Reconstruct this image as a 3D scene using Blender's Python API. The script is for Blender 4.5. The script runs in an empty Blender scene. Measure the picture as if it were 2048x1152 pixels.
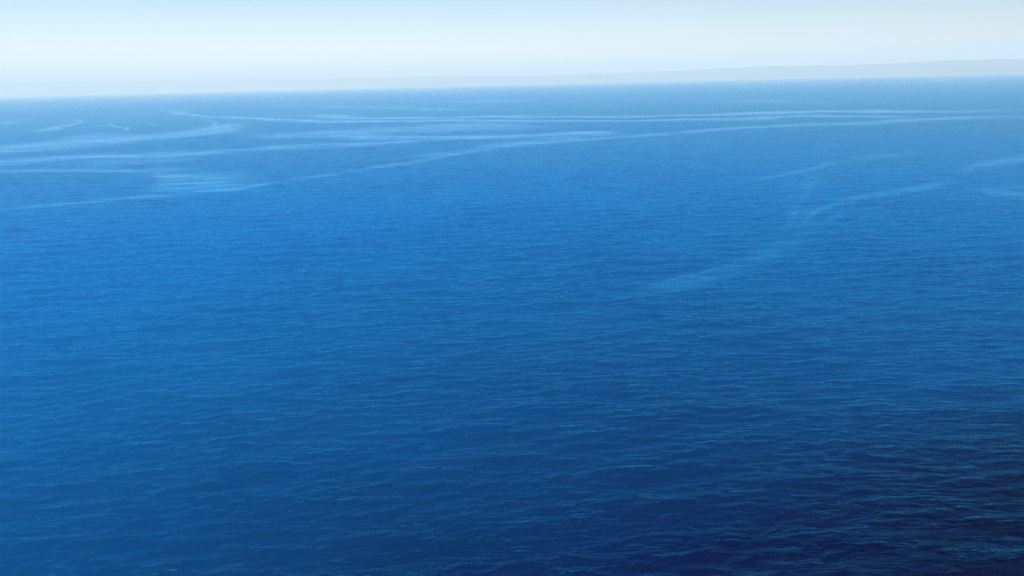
import bpy, math
import numpy as np

R = math.radians
scene = bpy.context.scene

# ------------------------------------------------------------------ camera
CAM_H = 80.0
cam_data = bpy.data.cameras.new("camera")
cam = bpy.data.objects.new("camera", cam_data)
scene.collection.objects.link(cam)
cam_data.sensor_width = 36.0
cam_data.lens = 36.0 * 1462.0 / 2048.0
cam_data.clip_start = 0.5
cam_data.clip_end = 200000.0
from mathutils import Matrix
PITCH = R(15.71)
ROLL = R(1.40)
cam.matrix_world = (Matrix.Translation((0, 0, CAM_H)) @ Matrix.Rotation(R(90) - PITCH, 4, 'X')
                    @ Matrix.Rotation(-ROLL, 4, 'Z'))
scene.camera = cam

# ------------------------------------------------------------------ light and exposure
SUN_EL = R(42)
SUN_ROT = R(203)            # clockwise from +Y: to the left of the view
world = bpy.data.worlds.new("World")
scene.world = world
world.use_nodes = True
wn, wl = world.node_tree.nodes, world.node_tree.links
wn.clear()
wo = wn.new('ShaderNodeOutputWorld')
bg = wn.new('ShaderNodeBackground')
sky = wn.new('ShaderNodeTexSky')
sky.sky_type = 'NISHITA'
sky.sun_disc = False
sky.sun_elevation = SUN_EL
sky.sun_rotation = SUN_ROT
sky.altitude = 0
sky.air_density = 1.0
sky.dust_density = 0.3
sky.ozone_density = 3.5
bg.inputs['Strength'].default_value = 0.12
tint = wn.new('ShaderNodeMix'); tint.data_type = 'RGBA'; tint.blend_type = 'MULTIPLY'
tint.inputs[0].default_value = 1.0
tc = wn.new('ShaderNodeTexCoord')
sep = wn.new('ShaderNodeSeparateXYZ')
ramp = wn.new('ShaderNodeValToRGB')
wl.new(tc.outputs['Generated'], sep.inputs[0])
wl.new(sep.outputs[2], ramp.inputs[0])
SKY_TINT = [(0.0, (1.36, 0.99, 0.92)), (0.115, (0.76, 0.80, 0.79)), (0.15, (0.40, 0.74, 1.15)), (0.28, (0.03, 0.52, 1.2)), (0.7, (0.005, 0.26, 0.62))]
while len(ramp.color_ramp.elements) < len(SKY_TINT): ramp.color_ramp.elements.new(0.5)
for e_, (p_, c_) in zip(ramp.color_ramp.elements, SKY_TINT):
    e_.position = p_
for e_, (p_, c_) in zip(ramp.color_ramp.elements, SKY_TINT):
    e_.color = c_ + (1,)
wl.new(ramp.outputs['Color'], tint.inputs[7])
wl.new(sky.outputs['Color'], tint.inputs[6])
side = wn.new('ShaderNodeMapRange')          # added dimming of the sky from left to right
wl.new(sep.outputs[0], side.inputs[0])
for i_, v_ in enumerate((-0.7, 0.7, 1.06, 0.50)): side.inputs[i_ + 1].default_value = v_
dim = wn.new('ShaderNodeMix'); dim.data_type = 'RGBA'; dim.blend_type = 'MULTIPLY'
dim.inputs[0].default_value = 1.0
wl.new(tint.outputs[2], dim.inputs[6]); wl.new(side.outputs[0], dim.inputs[7])
wl.new(dim.outputs[2], bg.inputs['Color'])
wl.new(bg.outputs['Background'], wo.inputs['Surface'])

sd = bpy.data.lights.new("sun", 'SUN')
sd.energy = 4.9
sd.angle = R(0.53)
sd.color = (1.0, 0.985, 0.96)
sun = bpy.data.objects.new("sun", sd)
scene.collection.objects.link(sun)
from mathutils import Vector
sdir = Vector((math.sin(SUN_ROT) * math.cos(SUN_EL), math.cos(SUN_ROT) * math.cos(SUN_EL), math.sin(SUN_EL)))
sun.rotation_euler = sdir.to_track_quat('Z', 'Y').to_euler()

scene.view_settings.view_transform = 'Standard'
scene.view_settings.look = 'None'
scene.view_settings.exposure = 0.62
scene.view_settings.gamma = 1.0
scene.cycles.volume_bounces = 2
scene.cycles.use_denoising = True
scene.cycles.denoiser = 'OPENIMAGEDENOISE'
scene.cycles.denoising_input_passes = 'RGB_ALBEDO_NORMAL'
scene.cycles.denoising_prefilter = 'NONE'

# ------------------------------------------------------------------ helpers
def grid_mesh(name, X, Y, Z, mat, smooth=True, wrap=False):
    nr, nc = X.shape
    me = bpy.data.meshes.new(name)
    me.vertices.add(nr * nc)
    co = np.stack([X, Y, Z], -1).astype(np.float32).ravel()
    me.vertices.foreach_set('co', co)
    i = np.arange(nr - 1)[:, None] * nc
    jn = nc if wrap else nc - 1
    j = np.arange(jn)[None, :]
    j2 = (j + 1) % nc
    q = np.stack([i + j, i + j2, i + nc + j2, i + nc + j], -1).reshape(-1, 4).astype(np.int32)
    me.loops.add(q.size)
    me.loops.foreach_set('vertex_index', q.ravel())
    me.polygons.add(len(q))
    me.polygons.foreach_set('loop_start', np.arange(0, q.size, 4, dtype=np.int32))
    me.polygons.foreach_set('use_smooth', np.full(len(q), smooth))
    me.update(calc_edges=True)
    me.materials.append(mat)
    ob = bpy.data.objects.new(name, me)
    scene.collection.objects.link(ob)
    return ob

def new_mat(name):
    m = bpy.data.materials.new(name)
    m.use_nodes = True
    n, l = m.node_tree.nodes, m.node_tree.links
    return m, n, l, n['Principled BSDF']

def mesh_obj(name, verts, faces, mat, parent=None):
    me = bpy.data.meshes.new(name)
    me.from_pydata(verts, [], faces)
    me.update()
    me.materials.append(mat)
    o = bpy.data.objects.new(name, me)
    scene.collection.objects.link(o)
    if parent:
        o.parent = parent
    return o

rng = np.random.default_rng(11)

def wave_tile(size, n, lo, hi, seed, wind, spread, slope_rms):
    """Height field of one band of wavelengths (lo..hi metres), periodic over size metres."""
    g = np.random.default_rng(seed)
    k1 = 2 * np.pi * np.fft.fftfreq(n, size / n)
    kx, ky = np.meshgrid(k1, k1, indexing='ij')
    k = np.hypot(kx, ky) + 1e-9
    lam = 2 * np.pi / k
    band = ((lam >= lo) & (lam < hi)).astype(float)
    c = np.abs((kx * wind[0] + ky * wind[1]) / k)
    amp = band * k ** -2.0 * (0.12 + c ** spread)
    ph = g.normal(size=(n, n)) + 1j * g.normal(size=(n, n))
    sp = amp * ph
    hgt = np.fft.ifft2(sp).real
    sx = np.fft.ifft2(sp * 1j * kx).real
    sy = np.fft.ifft2(sp * 1j * ky).real
    hgt *= slope_rms / np.sqrt((sx ** 2 + sy ** 2).mean())
    return hgt

def sample(tile, size, x, y, ang=0.0):
    n = tile.shape[0]
    ca, sa = math.cos(ang), math.sin(ang)
    u = (x * ca - y * sa) / size * n
    v = (x * sa + y * ca) / size * n
    fu, fv = np.floor(u), np.floor(v)
    a, b = u - fu, v - fv
    i0 = fu.astype(np.int64) % n
    j0 = fv.astype(np.int64) % n
    i1, j1 = (i0 + 1) % n, (j0 + 1) % n
    a = a.astype(np.float32); b = b.astype(np.float32)
    return (tile[i0, j0] * (1 - a) * (1 - b) + tile[i1, j0] * a * (1 - b)
            + tile[i0, j1] * (1 - a) * b + tile[i1, j1] * a * b)

def sstep(a, b, x):
    t = np.clip((x - a) / (b - a), 0, 1)
    return t * t * (3 - 2 * t)

# ------------------------------------------------------------------ the sea
SLICKS = [
    (1.00, [(-780.4, 1077.0, 91.1), (-767.8, 1123.2, 95.3), (-728.1, 1185.2, 99.6), (-695.9, 1226.1, 102.3), (-668.3, 1283.1, 107.7), (-639.0, 1346.0, 114.2), (-617.6, 1405.0, 121.2), (-610.9, 1506.2, 135.9), (-609.5, 1625.3, 154.9), (-599.4, 1739.7, 174.0)]),
    (0.80, [(-822.3, 2085.5, 172.1), (-709.2, 1807.5, 129.2), (-628.6, 1632.8, 104.9)]),
    (0.35, [(-790.4, 1286.0, 78.1), (-779.2, 1391.1, 87.2), (-727.4, 1456.3, 90.8)]),
    (0.80, [(-1540.4, 3281.8, 202.4), (-1162.5, 2735.5, 136.1), (-958.8, 2379.4, 101.4), (-842.5, 2217.2, 86.7), (-612.4, 1958.9, 64.9), (-379.9, 1801.0, 52.2), (-121.2, 1629.0, 41.2), (27.3, 1594.2, 39.2), (164.4, 1512.6, 35.7), (284.0, 1498.3, 35.9), (382.9, 1492.9, 36.7), (481.0, 1487.5, 37.7), (578.4, 1482.2, 39.1), (682.7, 1390.4, 37.0), (743.1, 1342.5, 36.3)]),
    (0.75, [(-762.6, 2311.6, 101.4), (-422.5, 2006.3, 72.0), (-177.2, 1829.8, 57.9), (31.1, 1805.0, 55.8), (227.2, 1730.7, 52.2), (432.4, 1688.1, 52.0), (639.1, 1668.3, 54.7), (819.3, 1605.9, 55.7), (1107.5, 1528.9, 61.1)]),
    (0.50, [(954.6, 1315.0, 54.3), (826.3, 1321.3, 50.0), (712.2, 1285.9, 44.5), (595.1, 1240.7, 39.0), (510.7, 1260.5, 38.1), (414.9, 1212.3, 33.8), (299.6, 1164.8, 29.8), (211.9, 1114.5, 26.5), (142.8, 1084.5, 24.7), (63.8, 1023.6, 21.7), (16.6, 1002.9, 20.8), (-66.1, 866.6, 15.6), (-112.8, 773.2, 12.7), (-152.9, 706.0, 10.8), (-197.3, 661.5, 9.9), (-222.2, 601.7, 8.6), (-266.9, 575.5, 8.4), (-300.9, 562.7, 8.5), (-368.4, 525.8, 8.6), (-380.8, 512.7, 8.5)]),
    (0.45, [(145.4, 1104.3, 64.0), (66.1, 1059.5, 58.1), (-11.7, 994.3, 51.1), (-69.0, 905.9, 42.7)]),
    (0.60, [(-645.7, 886.8, 41.4), (-626.1, 911.2, 42.0), (-582.6, 944.4, 42.3), (-477.6, 952.4, 39.0), (-396.0, 966.8, 37.5), (-326.7, 1031.7, 40.3), (-283.8, 1061.8, 41.5), (-228.9, 1072.8, 41.4), (-163.4, 1119.4, 44.0), (-122.2, 1158.1, 46.6)]),
    (0.70, [(-391.6, 1278.5, 53.7), (-260.4, 1224.3, 47.1), (-88.0, 1168.9, 41.3), (18.0, 1167.8, 41.0), (126.8, 1165.6, 41.3), (183.0, 1169.8, 42.1)]),
    (0.50, [(-497.3, 1338.1, 87.4), (-379.5, 1299.2, 78.6), (-285.6, 1346.0, 81.2), (-169.1, 1405.8, 86.0), (-87.2, 1421.8, 87.0), (-8.1, 1407.0, 84.9), (85.6, 1370.0, 80.8)]),
    (0.70, [(-582.9, 798.1, 21.0), (-549.1, 796.1, 20.1), (-460.9, 783.3, 17.8), (-385.7, 764.0, 15.8), (-349.0, 770.2, 15.4), (-296.4, 742.2, 13.8)]),
    (0.90, [(-360.9, 729.5, 57.2), (-339.2, 725.4, 55.4), (-305.4, 727.1, 53.7)]),
    (0.60, [(-301.9, 605.9, 55.6), (-298.7, 635.7, 59.8), (-282.7, 649.1, 60.8), (-255.0, 657.8, 60.3), (-226.5, 666.7, 60.1)]),
    (0.30, [(-539.5, 869.6, 81.1), (-490.0, 887.0, 79.5), (-431.3, 915.7, 79.3), (-367.3, 926.1, 76.9)]),
    (0.45, [(-124.4, 856.4, 22.6), (-98.5, 868.3, 23.0), (-68.0, 892.4, 24.2), (-42.9, 941.1, 26.8), (-17.9, 1004.3, 30.4)]),
    (0.60, [(-1061.9, 1618.1, 64.2), (-1077.1, 1767.5, 73.4), (-1132.1, 1938.7, 86.3), (-1317.7, 2353.1, 124.5)]),
    (0.35, [(-1411.4, 2005.9, 103.0), (-1489.7, 2247.7, 124.4), (-1573.6, 2476.2, 147.3)]),
    (0.70, [(-1092.8, 2098.3, 105.4), (-940.2, 1815.9, 78.8), (-853.7, 1663.9, 65.9), (-780.5, 1535.2, 55.9)]),
    (0.40, [(-960.0, 2012.3, 85.1), (-883.1, 1881.0, 73.9), (-845.3, 1820.3, 69.0)]),
    (0.30, [(-1191.9, 3839.6, 207.4), (-904.6, 3448.9, 163.1), (-622.0, 2968.5, 118.1), (-265.0, 2559.9, 85.0), (-25.3, 2400.5, 74.0)]),
    (0.30, [(-504.8, 3533.9, 163.5), (-35.6, 3475.6, 155.0), (188.1, 3354.3, 144.8)]),
    (0.25, [(599.7, 2346.7, 75.3), (846.7, 2428.9, 84.9), (1031.4, 2265.6, 79.6)]),
    (0.35, [(181.0, 575.2, 9.5), (222.9, 605.6, 10.8), (265.3, 647.5, 12.7), (322.0, 712.0, 15.8), (372.4, 739.7, 17.8), (424.2, 759.2, 19.6)]),
    (0.50, [(370.3, 615.6, 26.8), (402.5, 643.0, 29.8), (455.6, 682.2, 34.9), (502.1, 709.3, 39.1), (580.4, 777.1, 48.6)]),
    (0.22, [(41.7, 271.3, 8.4), (60.9, 279.6, 9.1), (76.7, 287.4, 9.7), (99.1, 306.9, 11.3), (121.3, 333.5, 13.6), (145.1, 358.9, 16.0), (170.3, 395.6, 19.7)]),
    (0.20, [(56.1, 286.1, 2.3), (77.5, 298.6, 2.6), (99.6, 315.9, 3.0), (122.5, 344.1, 3.6)]),
    (0.25, [(132.6, 352.0, 7.6), (168.3, 418.9, 10.8), (199.8, 490.1, 14.7), (247.1, 581.8, 20.8)]),
    (0.35, [(152.1, 377.0, 7.3), (192.2, 441.4, 10.2), (223.1, 475.9, 12.1), (263.2, 503.2, 14.1), (297.9, 522.3, 15.7), (338.3, 547.9, 18.0)]),
    (0.25, [(159.7, 376.1, 7.4), (194.4, 418.8, 9.4), (208.5, 430.4, 10.1)]),
    (0.12, [(124.9, 343.8, 24.0), (171.1, 418.6, 36.1), (212.7, 467.1, 46.1)]),
    (0.12, [(175.9, 472.4, 44.5), (220.4, 535.0, 58.3), (250.8, 572.0, 67.8)]),
    (0.50, [(320.4, 506.2, 15.6), (329.6, 488.2, 15.1), (333.4, 470.1, 14.5), (338.4, 449.1, 13.8)]),
    (0.20, [(339.6, 525.8, 20.4), (361.8, 511.8, 20.5), (378.2, 509.1, 21.0)]),
    (0.15, [(98.1, 392.8, 7.3), (113.2, 388.3, 7.3), (132.7, 381.9, 7.3)]),
]

wm, n, l, bsdf = new_mat("sea_water")
geo = n.new('ShaderNodeNewGeometry')
def noise(vec, scale, detail=2.0, rough=0.55, dist=0.0, sc=(1, 1, 1), rot=0.0, tree=None):
    mp = n.new('ShaderNodeMapping')
    mp.inputs['Scale'].default_value = sc
    mp.inputs['Rotation'].default_value = (0, 0, rot)
    l.new(vec, mp.inputs['Vector'])
    t = n.new('ShaderNodeTexNoise')
    t.inputs['Scale'].default_value = scale
    t.inputs['Detail'].default_value = detail
    t.inputs['Roughness'].default_value = rough
    t.inputs['Distortion'].default_value = dist
    l.new(mp.outputs['Vector'], t.inputs['Vector'])
    return t.outputs['Fac']
def math_n(op, a, b=None, c=None, clamp=False):
    t = n.new('ShaderNodeMath'); t.operation = op; t.use_clamp = clamp
    for i, v in enumerate((a, b, c)):
        if v is None: continue
        if isinstance(v, (int, float)): t.inputs[i].default_value = v
        else: l.new(v, t.inputs[i])
    return t.outputs[0]
def remap(v, a, b, c, d):
    t = n.new('ShaderNodeMapRange')
    l.new(v, t.inputs[0])
    for i, q in enumerate((a, b, c, d)): t.inputs[i + 1].default_value = q
    return t.outputs[0]
P = geo.outputs['Position']
slick_at = n.new('ShaderNodeAttribute'); slick_at.attribute_name = 'slick'
dark_at = n.new('ShaderNodeAttribute'); dark_at.attribute_name = 'dark'
far_haze_at = n.new('ShaderNodeAttribute'); far_haze_at.attribute_name = 'open'
def mixm(f, a, b):
    t = n.new('ShaderNodeMix'); t.data_type = 'FLOAT'
    l.new(f, t.inputs[0]); l.new(a, t.inputs[2]); l.new(b, t.inputs[3])
    return t.outputs[0]
slk_noise = noise(P, 0.03, 8, 0.68, 0.6, (0.35, 1.6, 1))
slick = math_n('MULTIPLY', slick_at.outputs['Fac'], mixm(far_haze_at.outputs['Fac'], remap(slk_noise, 0.40, 0.62, 0.0, 1.15), remap(slk_noise, 0.36, 0.60, 0.35, 1.25)), clamp=True)

# body colour of the water: deep blue, a touch lighter in broad patches, almost black-blue in a patch at the near right
def mixc(f, a, b):
    t = n.new('ShaderNodeMix'); t.data_type = 'RGBA'
    if isinstance(f, (int, float)): t.inputs[0].default_value = f
    else: l.new(f, t.inputs[0])
    for i, v in ((6, a), (7, b)):
        if isinstance(v, tuple): t.inputs[i].default_value = v + (1,)
        else: l.new(v, t.inputs[i])
    return t.outputs[2]
n.remove(bsdf)
body = n.new('ShaderNodeBsdfDiffuse')       # light scattered back out of the water
skin = n.new('ShaderNodeBsdfGlossy')        # mirror of the sky, with an added tint that blues the reflections
skin.inputs['Color'].default_value = (0.06, 0.67, 0.98, 1)
fres = n.new('ShaderNodeFresnel'); fres.inputs['IOR'].default_value = 1.333
mixs = n.new('ShaderNodeMixShader')
l.new(fres.outputs[0], mixs.inputs[0]); l.new(body.outputs[0], mixs.inputs[1]); l.new(skin.outputs[0], mixs.inputs[2])
l.new(mixs.outputs[0], n['Material Output'].inputs['Surface'])
big = noise(P, 0.012, 3, 0.5, 0.3)
far_at = n.new('ShaderNodeAttribute'); far_at.attribute_name = 'clear'  # painted sky sheen: lightens the body colour with range and to the left
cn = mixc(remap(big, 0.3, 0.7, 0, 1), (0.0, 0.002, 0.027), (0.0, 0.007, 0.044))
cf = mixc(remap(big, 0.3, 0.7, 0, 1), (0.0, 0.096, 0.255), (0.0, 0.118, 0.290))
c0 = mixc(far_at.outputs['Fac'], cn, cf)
c0 = mixc(far_haze_at.outputs['Fac'], c0, (0.085, 0.200, 0.205))  # haze-like paling of the far water, put into its body colour
c1 = mixc(dark_at.outputs['Fac'], c0, (0.0, 0.0006, 0.012))  # darker body colour in the near right patch
c2 = mixc(math_n('MULTIPLY', slick, 0.9), c1, mixc(far_haze_at.outputs['Fac'], (0.04, 0.27, 0.44), (0.42, 0.54, 0.48)))  # slicks' brighter sky reflection painted into the body colour, paler far off
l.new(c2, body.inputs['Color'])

l.new(remap(slick, 0, 1, 0.22, 0.14), skin.inputs['Roughness'])

# ripples finer than the wave mesh
def bump(h, dist, normal=None, strength=1.0):
    b = n.new('ShaderNodeBump')
    b.inputs['Distance'].default_value = dist
    if isinstance(strength, (int, float)): b.inputs['Strength'].default_value = strength
    else: l.new(strength, b.inputs['Strength'])
    l.new(h, b.inputs['Height'])
    if normal: l.new(normal, b.inputs['Normal'])
    return b.outputs['Normal']
calm = remap(slick, 0, 1, 1.0, 0.35)
n1 = noise(P, 2.3, 3, 0.6, 0.4, (0.6, 1.35, 1), 0.1)
n2 = noise(P, 0.26, 3, 0.55, 0.4, (0.4, 1.5, 1), -0.12)
b1 = bump(n2, 0.95, None, calm)
b2 = bump(n1, 0.13, b1, calm)
l.new(b2, skin.inputs['Normal']); l.new(b2, fres.inputs['Normal']);
flatn = n.new('ShaderNodeCombineXYZ'); flatn.inputs[2].default_value = 1.0   # light from below the surface ignores the ripples
l.new(flatn.outputs[0], body.inputs['Normal'])

def build_sea():
    # graded disc of water centred under the viewpoint: dense where the waves are near
    r = [0.0, 15, 30, 50, 70]
    q = 80.0
    while q < 2600:
        r.append(q); q *= 1 + 0.0017
    while q < 12000:
        r.append(q); q *= 1.006
    while q < 48000:
        r.append(q); q *= 1.03
    r.append(48000.0)
    r = np.array(r)
    a = []
    t = -50.0
    while t < 50.0:
        a.append(t); t += 0.07
    t = 50.0
    while t < 309:
        a.append(t); t += 1.5
    a = np.radians(np.array(a))
    RR, AA = np.meshgrid(r, a, indexing='ij')
    X = RR * np.sin(AA); Y = RR * np.cos(AA)
    dr = np.gradient(r)[:, None] * np.ones_like(AA)
    dr = np.maximum(dr, RR * np.where(np.abs(((AA + np.pi) % (2 * np.pi)) - np.pi) < R(50.2), 0.0014, 0.026))
    wind = (0.16, -0.987)
    w2 = (-0.35, -0.937)
    t1 = wave_tile(601.0, 1024, 4, 22, 3, wind, 7, 0.07)
    t2 = wave_tile(211.0, 1024, 1.7, 6, 5, wind, 4, 0.105)
    t2b = wave_tile(137.0, 1024, 1.4, 6, 9, w2, 4, 0.03)
    t3 = wave_tile(53.0, 512, 0.4, 1.7, 7, wind, 1.5, 0.105)
    slick_v, dark_v = surface_marks(X, Y)
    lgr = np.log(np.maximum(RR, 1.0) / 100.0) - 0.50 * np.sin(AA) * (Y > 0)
    sheen_v = np.clip(0.58 * lgr, 0, 0.95)  # stands in for sky reflection growing with distance, brighter on the left
    Z = sample(t1, 601.0, X, Y, 0.1) * (1 - sstep(2, 5.5, dr))
    gust = 0.8 + 0.4 * sstep(-1.2, 1.2, sample(GUST, 1500.0, X, Y, 0.4))
    calmv = 1 - 0.6 * slick_v
    Z += (sample(t2, 211.0, X, Y, 0.0) + sample(t2b, 137.0, X, Y, 0.5)) * (1 - sstep(0.6, 1.8, dr)) * gust * calmv
    Z += sample(t3, 53.0, X, Y, -0.3) * (1 - sstep(0.2, 0.6, dr)) * gust * calmv
    ob = grid_mesh("sea", X, Y, Z, wm, wrap=True)
    for nm, v in (('slick', slick_v), ('dark', dark_v), ('clear', sheen_v), ('open', sstep(math.log(380), math.log(3800), np.log(np.maximum(RR, 1.0))))):
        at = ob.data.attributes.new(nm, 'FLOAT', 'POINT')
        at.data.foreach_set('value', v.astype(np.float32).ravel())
    ob['kind'] = 'structure'
    return ob

def fbm_tile(size, n, lo, hi, seed):
    t = wave_tile(size, n, lo, hi, seed, (0, 1), 0, 1.0)
    return (t / t.std()).astype(np.float32)
GUST = fbm_tile(1500.0, 512, 40, 700, 21)
WARP1 = fbm_tile(5200.0, 512, 60, 900, 31)
WARP2 = fbm_tile(5200.0, 512, 60, 900, 32)

def surface_marks(X, Y):
    """Slicks drifting on the water, and the dark water patch to the near right."""
    RRv = np.hypot(X, Y)
    s = np.zeros(X.shape, np.float32)
    rows = np.where((RRv[:, 0] > 90) & (RRv[:, 0] < 9000))[0]
    sl = slice(rows[0], rows[-1] + 1)
    cols = np.where(np.abs(np.arctan2(X[-1], Y[-1])) < R(52))[0]
    x = X[sl][:, cols]; y = Y[sl][:, cols]; rr = RRv[sl][:, cols]
    # strokes are laid out in bearing / inverse-range about the origin, so a far slick keeps a natural thin shape
    K = CAM_H * 1462.0
    def uv(px_, py_):
        return np.arctan2(px_, py_) * 1462.0, K / np.hypot(px_, py_)
    xw, yw = uv(x, y)
    xw = xw + sample(WARP1, 5200.0, x, y) * 5.0 + sample(GUST, 700.0, y, x) * 2.0
    yw = yw + sample(WARP2, 5200.0, x, y) * 1.2 + sample(GUST, 700.0, x, y) * 0.6
    acc = np.ones(x.shape, np.float32)
    for st, pts in SLICKS:
        best = np.zeros(x.shape, np.float32)
        for i in range(len(pts) - 1):
            (x0, y0, w0), (x1, y1, w1) = pts[i], pts[i + 1]
            w0 *= K / (x0 * x0 + y0 * y0 + CAM_H ** 2); w1 *= K / (x1 * x1 + y1 * y1 + CAM_H ** 2)
            x0, y0 = uv(x0, y0); x1, y1 = uv(x1, y1)
            m = 3.2 * max(w0, w1)
            sel = ((xw > min(x0, x1) - m) & (xw < max(x0, x1) + m) & (yw > min(y0, y1) - m) & (yw < max(y0, y1) + m))
            if not sel.any(): continue
            xs, ys = xw[sel], yw[sel]
            dx, dy = x1 - x0, y1 - y0
            t = np.clip(((xs - x0) * dx + (ys - y0) * dy) / (dx * dx + dy * dy), 0, 1)
            d = np.hypot(xs - x0 - t * dx, ys - y0 - t * dy)
            w = w0 + (w1 - w0) * t
            # taper at both loose ends
            e = np.ones_like(t)
            if i == 0: e = np.minimum(e, sstep(0, 1, t) * 0.85 + 0.15)
            if i == len(pts) - 2: e = np.minimum(e, sstep(0, 1, 1 - t) * 0.85 + 0.15)
            v = (np.exp(-(d / (1.1 * w)) ** 2.5) * e).astype(np.float32)
            b = best[sel]; best[sel] = np.maximum(b, v)
        acc *= 1 - min(0.95, st * 1.35) * best
    s[np.ix_(np.arange(sl.start, sl.stop), cols)] = 1 - acc
    # dark patch: near and to the right, with a ragged edge
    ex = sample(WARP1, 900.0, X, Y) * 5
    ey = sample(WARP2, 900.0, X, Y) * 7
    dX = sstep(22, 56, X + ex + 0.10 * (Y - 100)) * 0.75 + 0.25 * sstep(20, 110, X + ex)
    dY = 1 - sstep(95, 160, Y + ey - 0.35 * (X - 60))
    dark = dX * dY * (Y > 0)
    dark = np.clip(dark, 0, 1)
    return s, dark

sea = build_sea()

# ------------------------------------------------------------------ far coast
def shore_dist(az):
    return 30000 - 8000 * az / 35.0

hm, n, l, hb = new_mat("coast_scrub")
geo = n.new('ShaderNodeNewGeometry')
P = geo.outputs['Position']
ne = noise(P, 0.0006, 5, 0.6, 0.2)
east = n.new('ShaderNodeSeparateXYZ'); l.new(P, east.inputs[0])
f_left = remap(east.outputs[0], -11000, -4500, 1, 0)
ca_ = mixc(remap(ne, 0.35, 0.65, 0, 1), (0.03, 0.05, 0.065), (0.07, 0.085, 0.095))
cb_ = mixc(remap(ne, 0.35, 0.65, 0, 1), (0.28, 0.16, 0.12), (0.36, 0.24, 0.20))
l.new(mixc(math_n('MULTIPLY', f_left, remap(ne, 0.3, 0.6, 0.3, 1.0)), ca_, cb_), hb.inputs['Base Color'])
hb.inputs['Roughness'].default_value = 0.95

def ridge_height(az):
    base = np.interp(az, [-60, -35, -20, -12.5, 1, 14.4, 35, 60], [600, 590, 520, 430, 352, 368, 385, 375])
    return base
def fnoise(u, v, seed):
    g = np.random.default_rng(seed)
    o = np.zeros_like(u)
    for k in range(14):
        fr = 0.5 * 1.45 ** k
        th = g.uniform(0, 6.28); ph = g.uniform(0, 6.28)
        o += np.sin((u * math.cos(th) + v * math.sin(th)) * fr + ph) / fr ** 0.85
    return o
az = np.linspace(-62, 62, 700)
dd = np.concatenate([np.linspace(-60, 600, 14), np.linspace(700, 5000, 40)])
DD, AZ = np.meshgrid(dd, az, indexing='ij')
base = shore_dist(AZ)
rad = base + DD + 160 * fnoise(AZ * 1.2, 0 * AZ, 2)
ux, uy = rad * np.sin(np.radians(AZ)), rad * np.cos(np.radians(AZ))
rise = sstep(-60, 2500, DD) 
cliff = sstep(-20, 120, DD)
hz = -3 + cliff * (22 + 5 * fnoise(ux / 500, uy / 500, 4)) + rise * (ridge_height(AZ) - 22) + cliff * 9 * fnoise(ux / 1100, uy / 1100, 5) * sstep(0, 800, DD)
hz = np.where(DD < -30, -4, hz)
hills = grid_mesh("hills", ux, uy, hz, hm)
hills['kind'] = 'structure'

def plain_mat(name, col, rough=0.7, var=0.15, scale=0.02):
    global n, l
    m, n, l, b = new_mat(name)
    g = n.new('ShaderNodeNewGeometry')
    f = noise(g.outputs['Position'], scale, 4, 0.6)
    l.new(mixc(f, tuple(c * (1 - var) for c in col), tuple(min(1, c * (1 + var)) for c in col)), b.inputs['Base Color'])
    b.inputs['Roughness'].default_value = rough
    return m

def box(cx, cy, w, d, z0_, z1_):
    v = [(cx + sx * w / 2, cy + sy * d / 2, z) for z in (z0_, z1_) for sx, sy in ((-1, -1), (1, -1), (1, 1), (-1, 1))]
    return v, [(3, 2, 1, 0), (4, 5, 6, 7), (0, 1, 5, 4), (1, 2, 6, 5), (2, 3, 7, 6), (3, 0, 4, 7)]

# the pale peak standing out of the pinkish hills at the far left
peak_m = plain_mat("pale_rock", (0.62, 0.50, 0.45), 0.95, 0.25, 0.01)
pa = R(-24.0); pd = shore_dist(-24.0) + 350
pr = np.linspace(0, 1, 16)[:, None]; pt = np.radians(np.arange(0, 360, 8))[None, :]
jag = 1 + 0.18 * np.sin(3 * pt + 1) + 0.08 * np.sin(7 * pt)
PX = pd * math.sin(pa) + 330 * pr * jag * np.cos(pt)
PY = pd * math.cos(pa) + 330 * pr * jag * np.sin(pt)
PZ = -5 + 345 * (1 - pr) ** 1.35 * (1 + 0.06 * np.sin(5 * pt + 9 * pr)) + 0 * pt
hill = grid_mesh("hill", PX, PY, PZ, peak_m, wrap=True)
hill['kind'] = 'structure'

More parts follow.
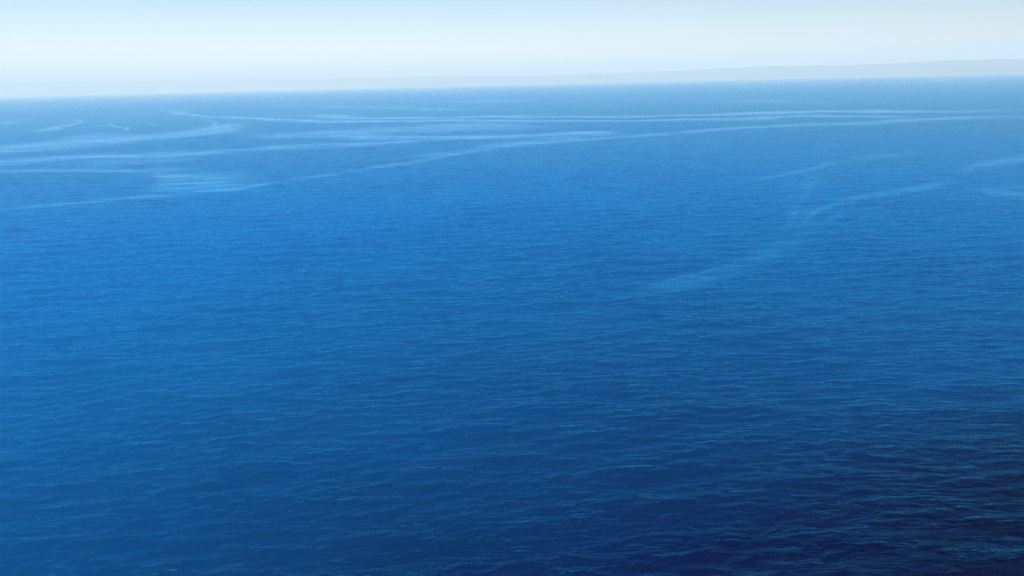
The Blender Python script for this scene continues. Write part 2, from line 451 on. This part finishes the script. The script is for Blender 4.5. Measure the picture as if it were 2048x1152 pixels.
# white waterfront blocks at the foot of those hills
wall_m = plain_mat("white_render", (0.80, 0.78, 0.74), 0.8, 0.05, 0.05)
roof_m = plain_mat("roof_concrete", (0.45, 0.43, 0.40), 0.9, 0.1, 0.05)
glass_m = plain_mat("window_glass", (0.06, 0.08, 0.10), 0.15, 0.2, 0.05)
def make_block(w, hgt, label):
    root = bpy.data.objects.new("waterfront_block", None)
    scene.collection.objects.link(root)
    v, f = box(0, 0, w, 28, 0, hgt)
    mesh_obj("wall", v, f, wall_m, root)
    v, f = box(0, 0, w + 3, 31, hgt + 0.05, hgt + 2.2)
    mesh_obj("roof", v, f, roof_m, root)
    vv_, ff_ = [], []
    k = 0
    for fl in range(int(hgt / 9)):
        v, f = box(0, -14.3, w - 8, 0.5, 4 + fl * 9, 8 + fl * 9)
        vv_ += v; ff_ += [tuple(i_ + 8 * k for i_ in q_) for q_ in f]; k += 1
    mesh_obj("window_bands", vv_, ff_, glass_m, root)
    root['label'] = label
    root['category'] = 'building'
    root['group'] = 'white blocks along the far shore'
    return root
for a_, w_, h_, lab_ in [(-28.55, 190, 62, 'leftmost of the hazy white waterfront blocks below the far left hills'),
                         (-28.18, 210, 92, 'tallest hazy white waterfront block, between the two lower ones at far left'),
                         (-27.85, 150, 66, 'smallest hazy white waterfront block, nearest the pale peak at far left')]:
    b_ = make_block(w_, h_, lab_)
    dd_ = shore_dist(a_) - 250
    b_.location = (dd_ * math.sin(R(a_)), dd_ * math.cos(R(a_)), 0.5)
    b_.rotation_euler = (0, 0, -R(a_))

# ------------------------------------------------------------------ haze: one box of even air round everything
hzm = bpy.data.materials.new("haze_air"); hzm.use_nodes = True
hn, hl = hzm.node_tree.nodes, hzm.node_tree.links
hn.clear()
ho = hn.new('ShaderNodeOutputMaterial')
pv = hn.new('ShaderNodeVolumePrincipled')
pv.inputs['Color'].default_value = (0.87, 0.905, 0.85, 1)
pv.inputs['Density'].default_value = 1 / 13500.0
pv.inputs['Anisotropy'].default_value = 0.0
hl.new(pv.outputs['Volume'], ho.inputs['Volume'])
S_, z0, z1 = 53000.0, -6.0, 800.0
vv = [(sx * S_, sy * S_, z) for z in (z0, z1) for sx, sy in ((-1, -1), (1, -1), (1, 1), (-1, 1))]
haze = mesh_obj("haze", vv, [(3, 2, 1, 0), (4, 5, 6, 7), (0, 1, 5, 4), (1, 2, 6, 5), (2, 3, 7, 6), (3, 0, 4, 7)], hzm)
haze['kind'] = 'stuff'
haze['label'] = 'pale blue sea haze that fades the far water and coast'
haze['category'] = 'haze'
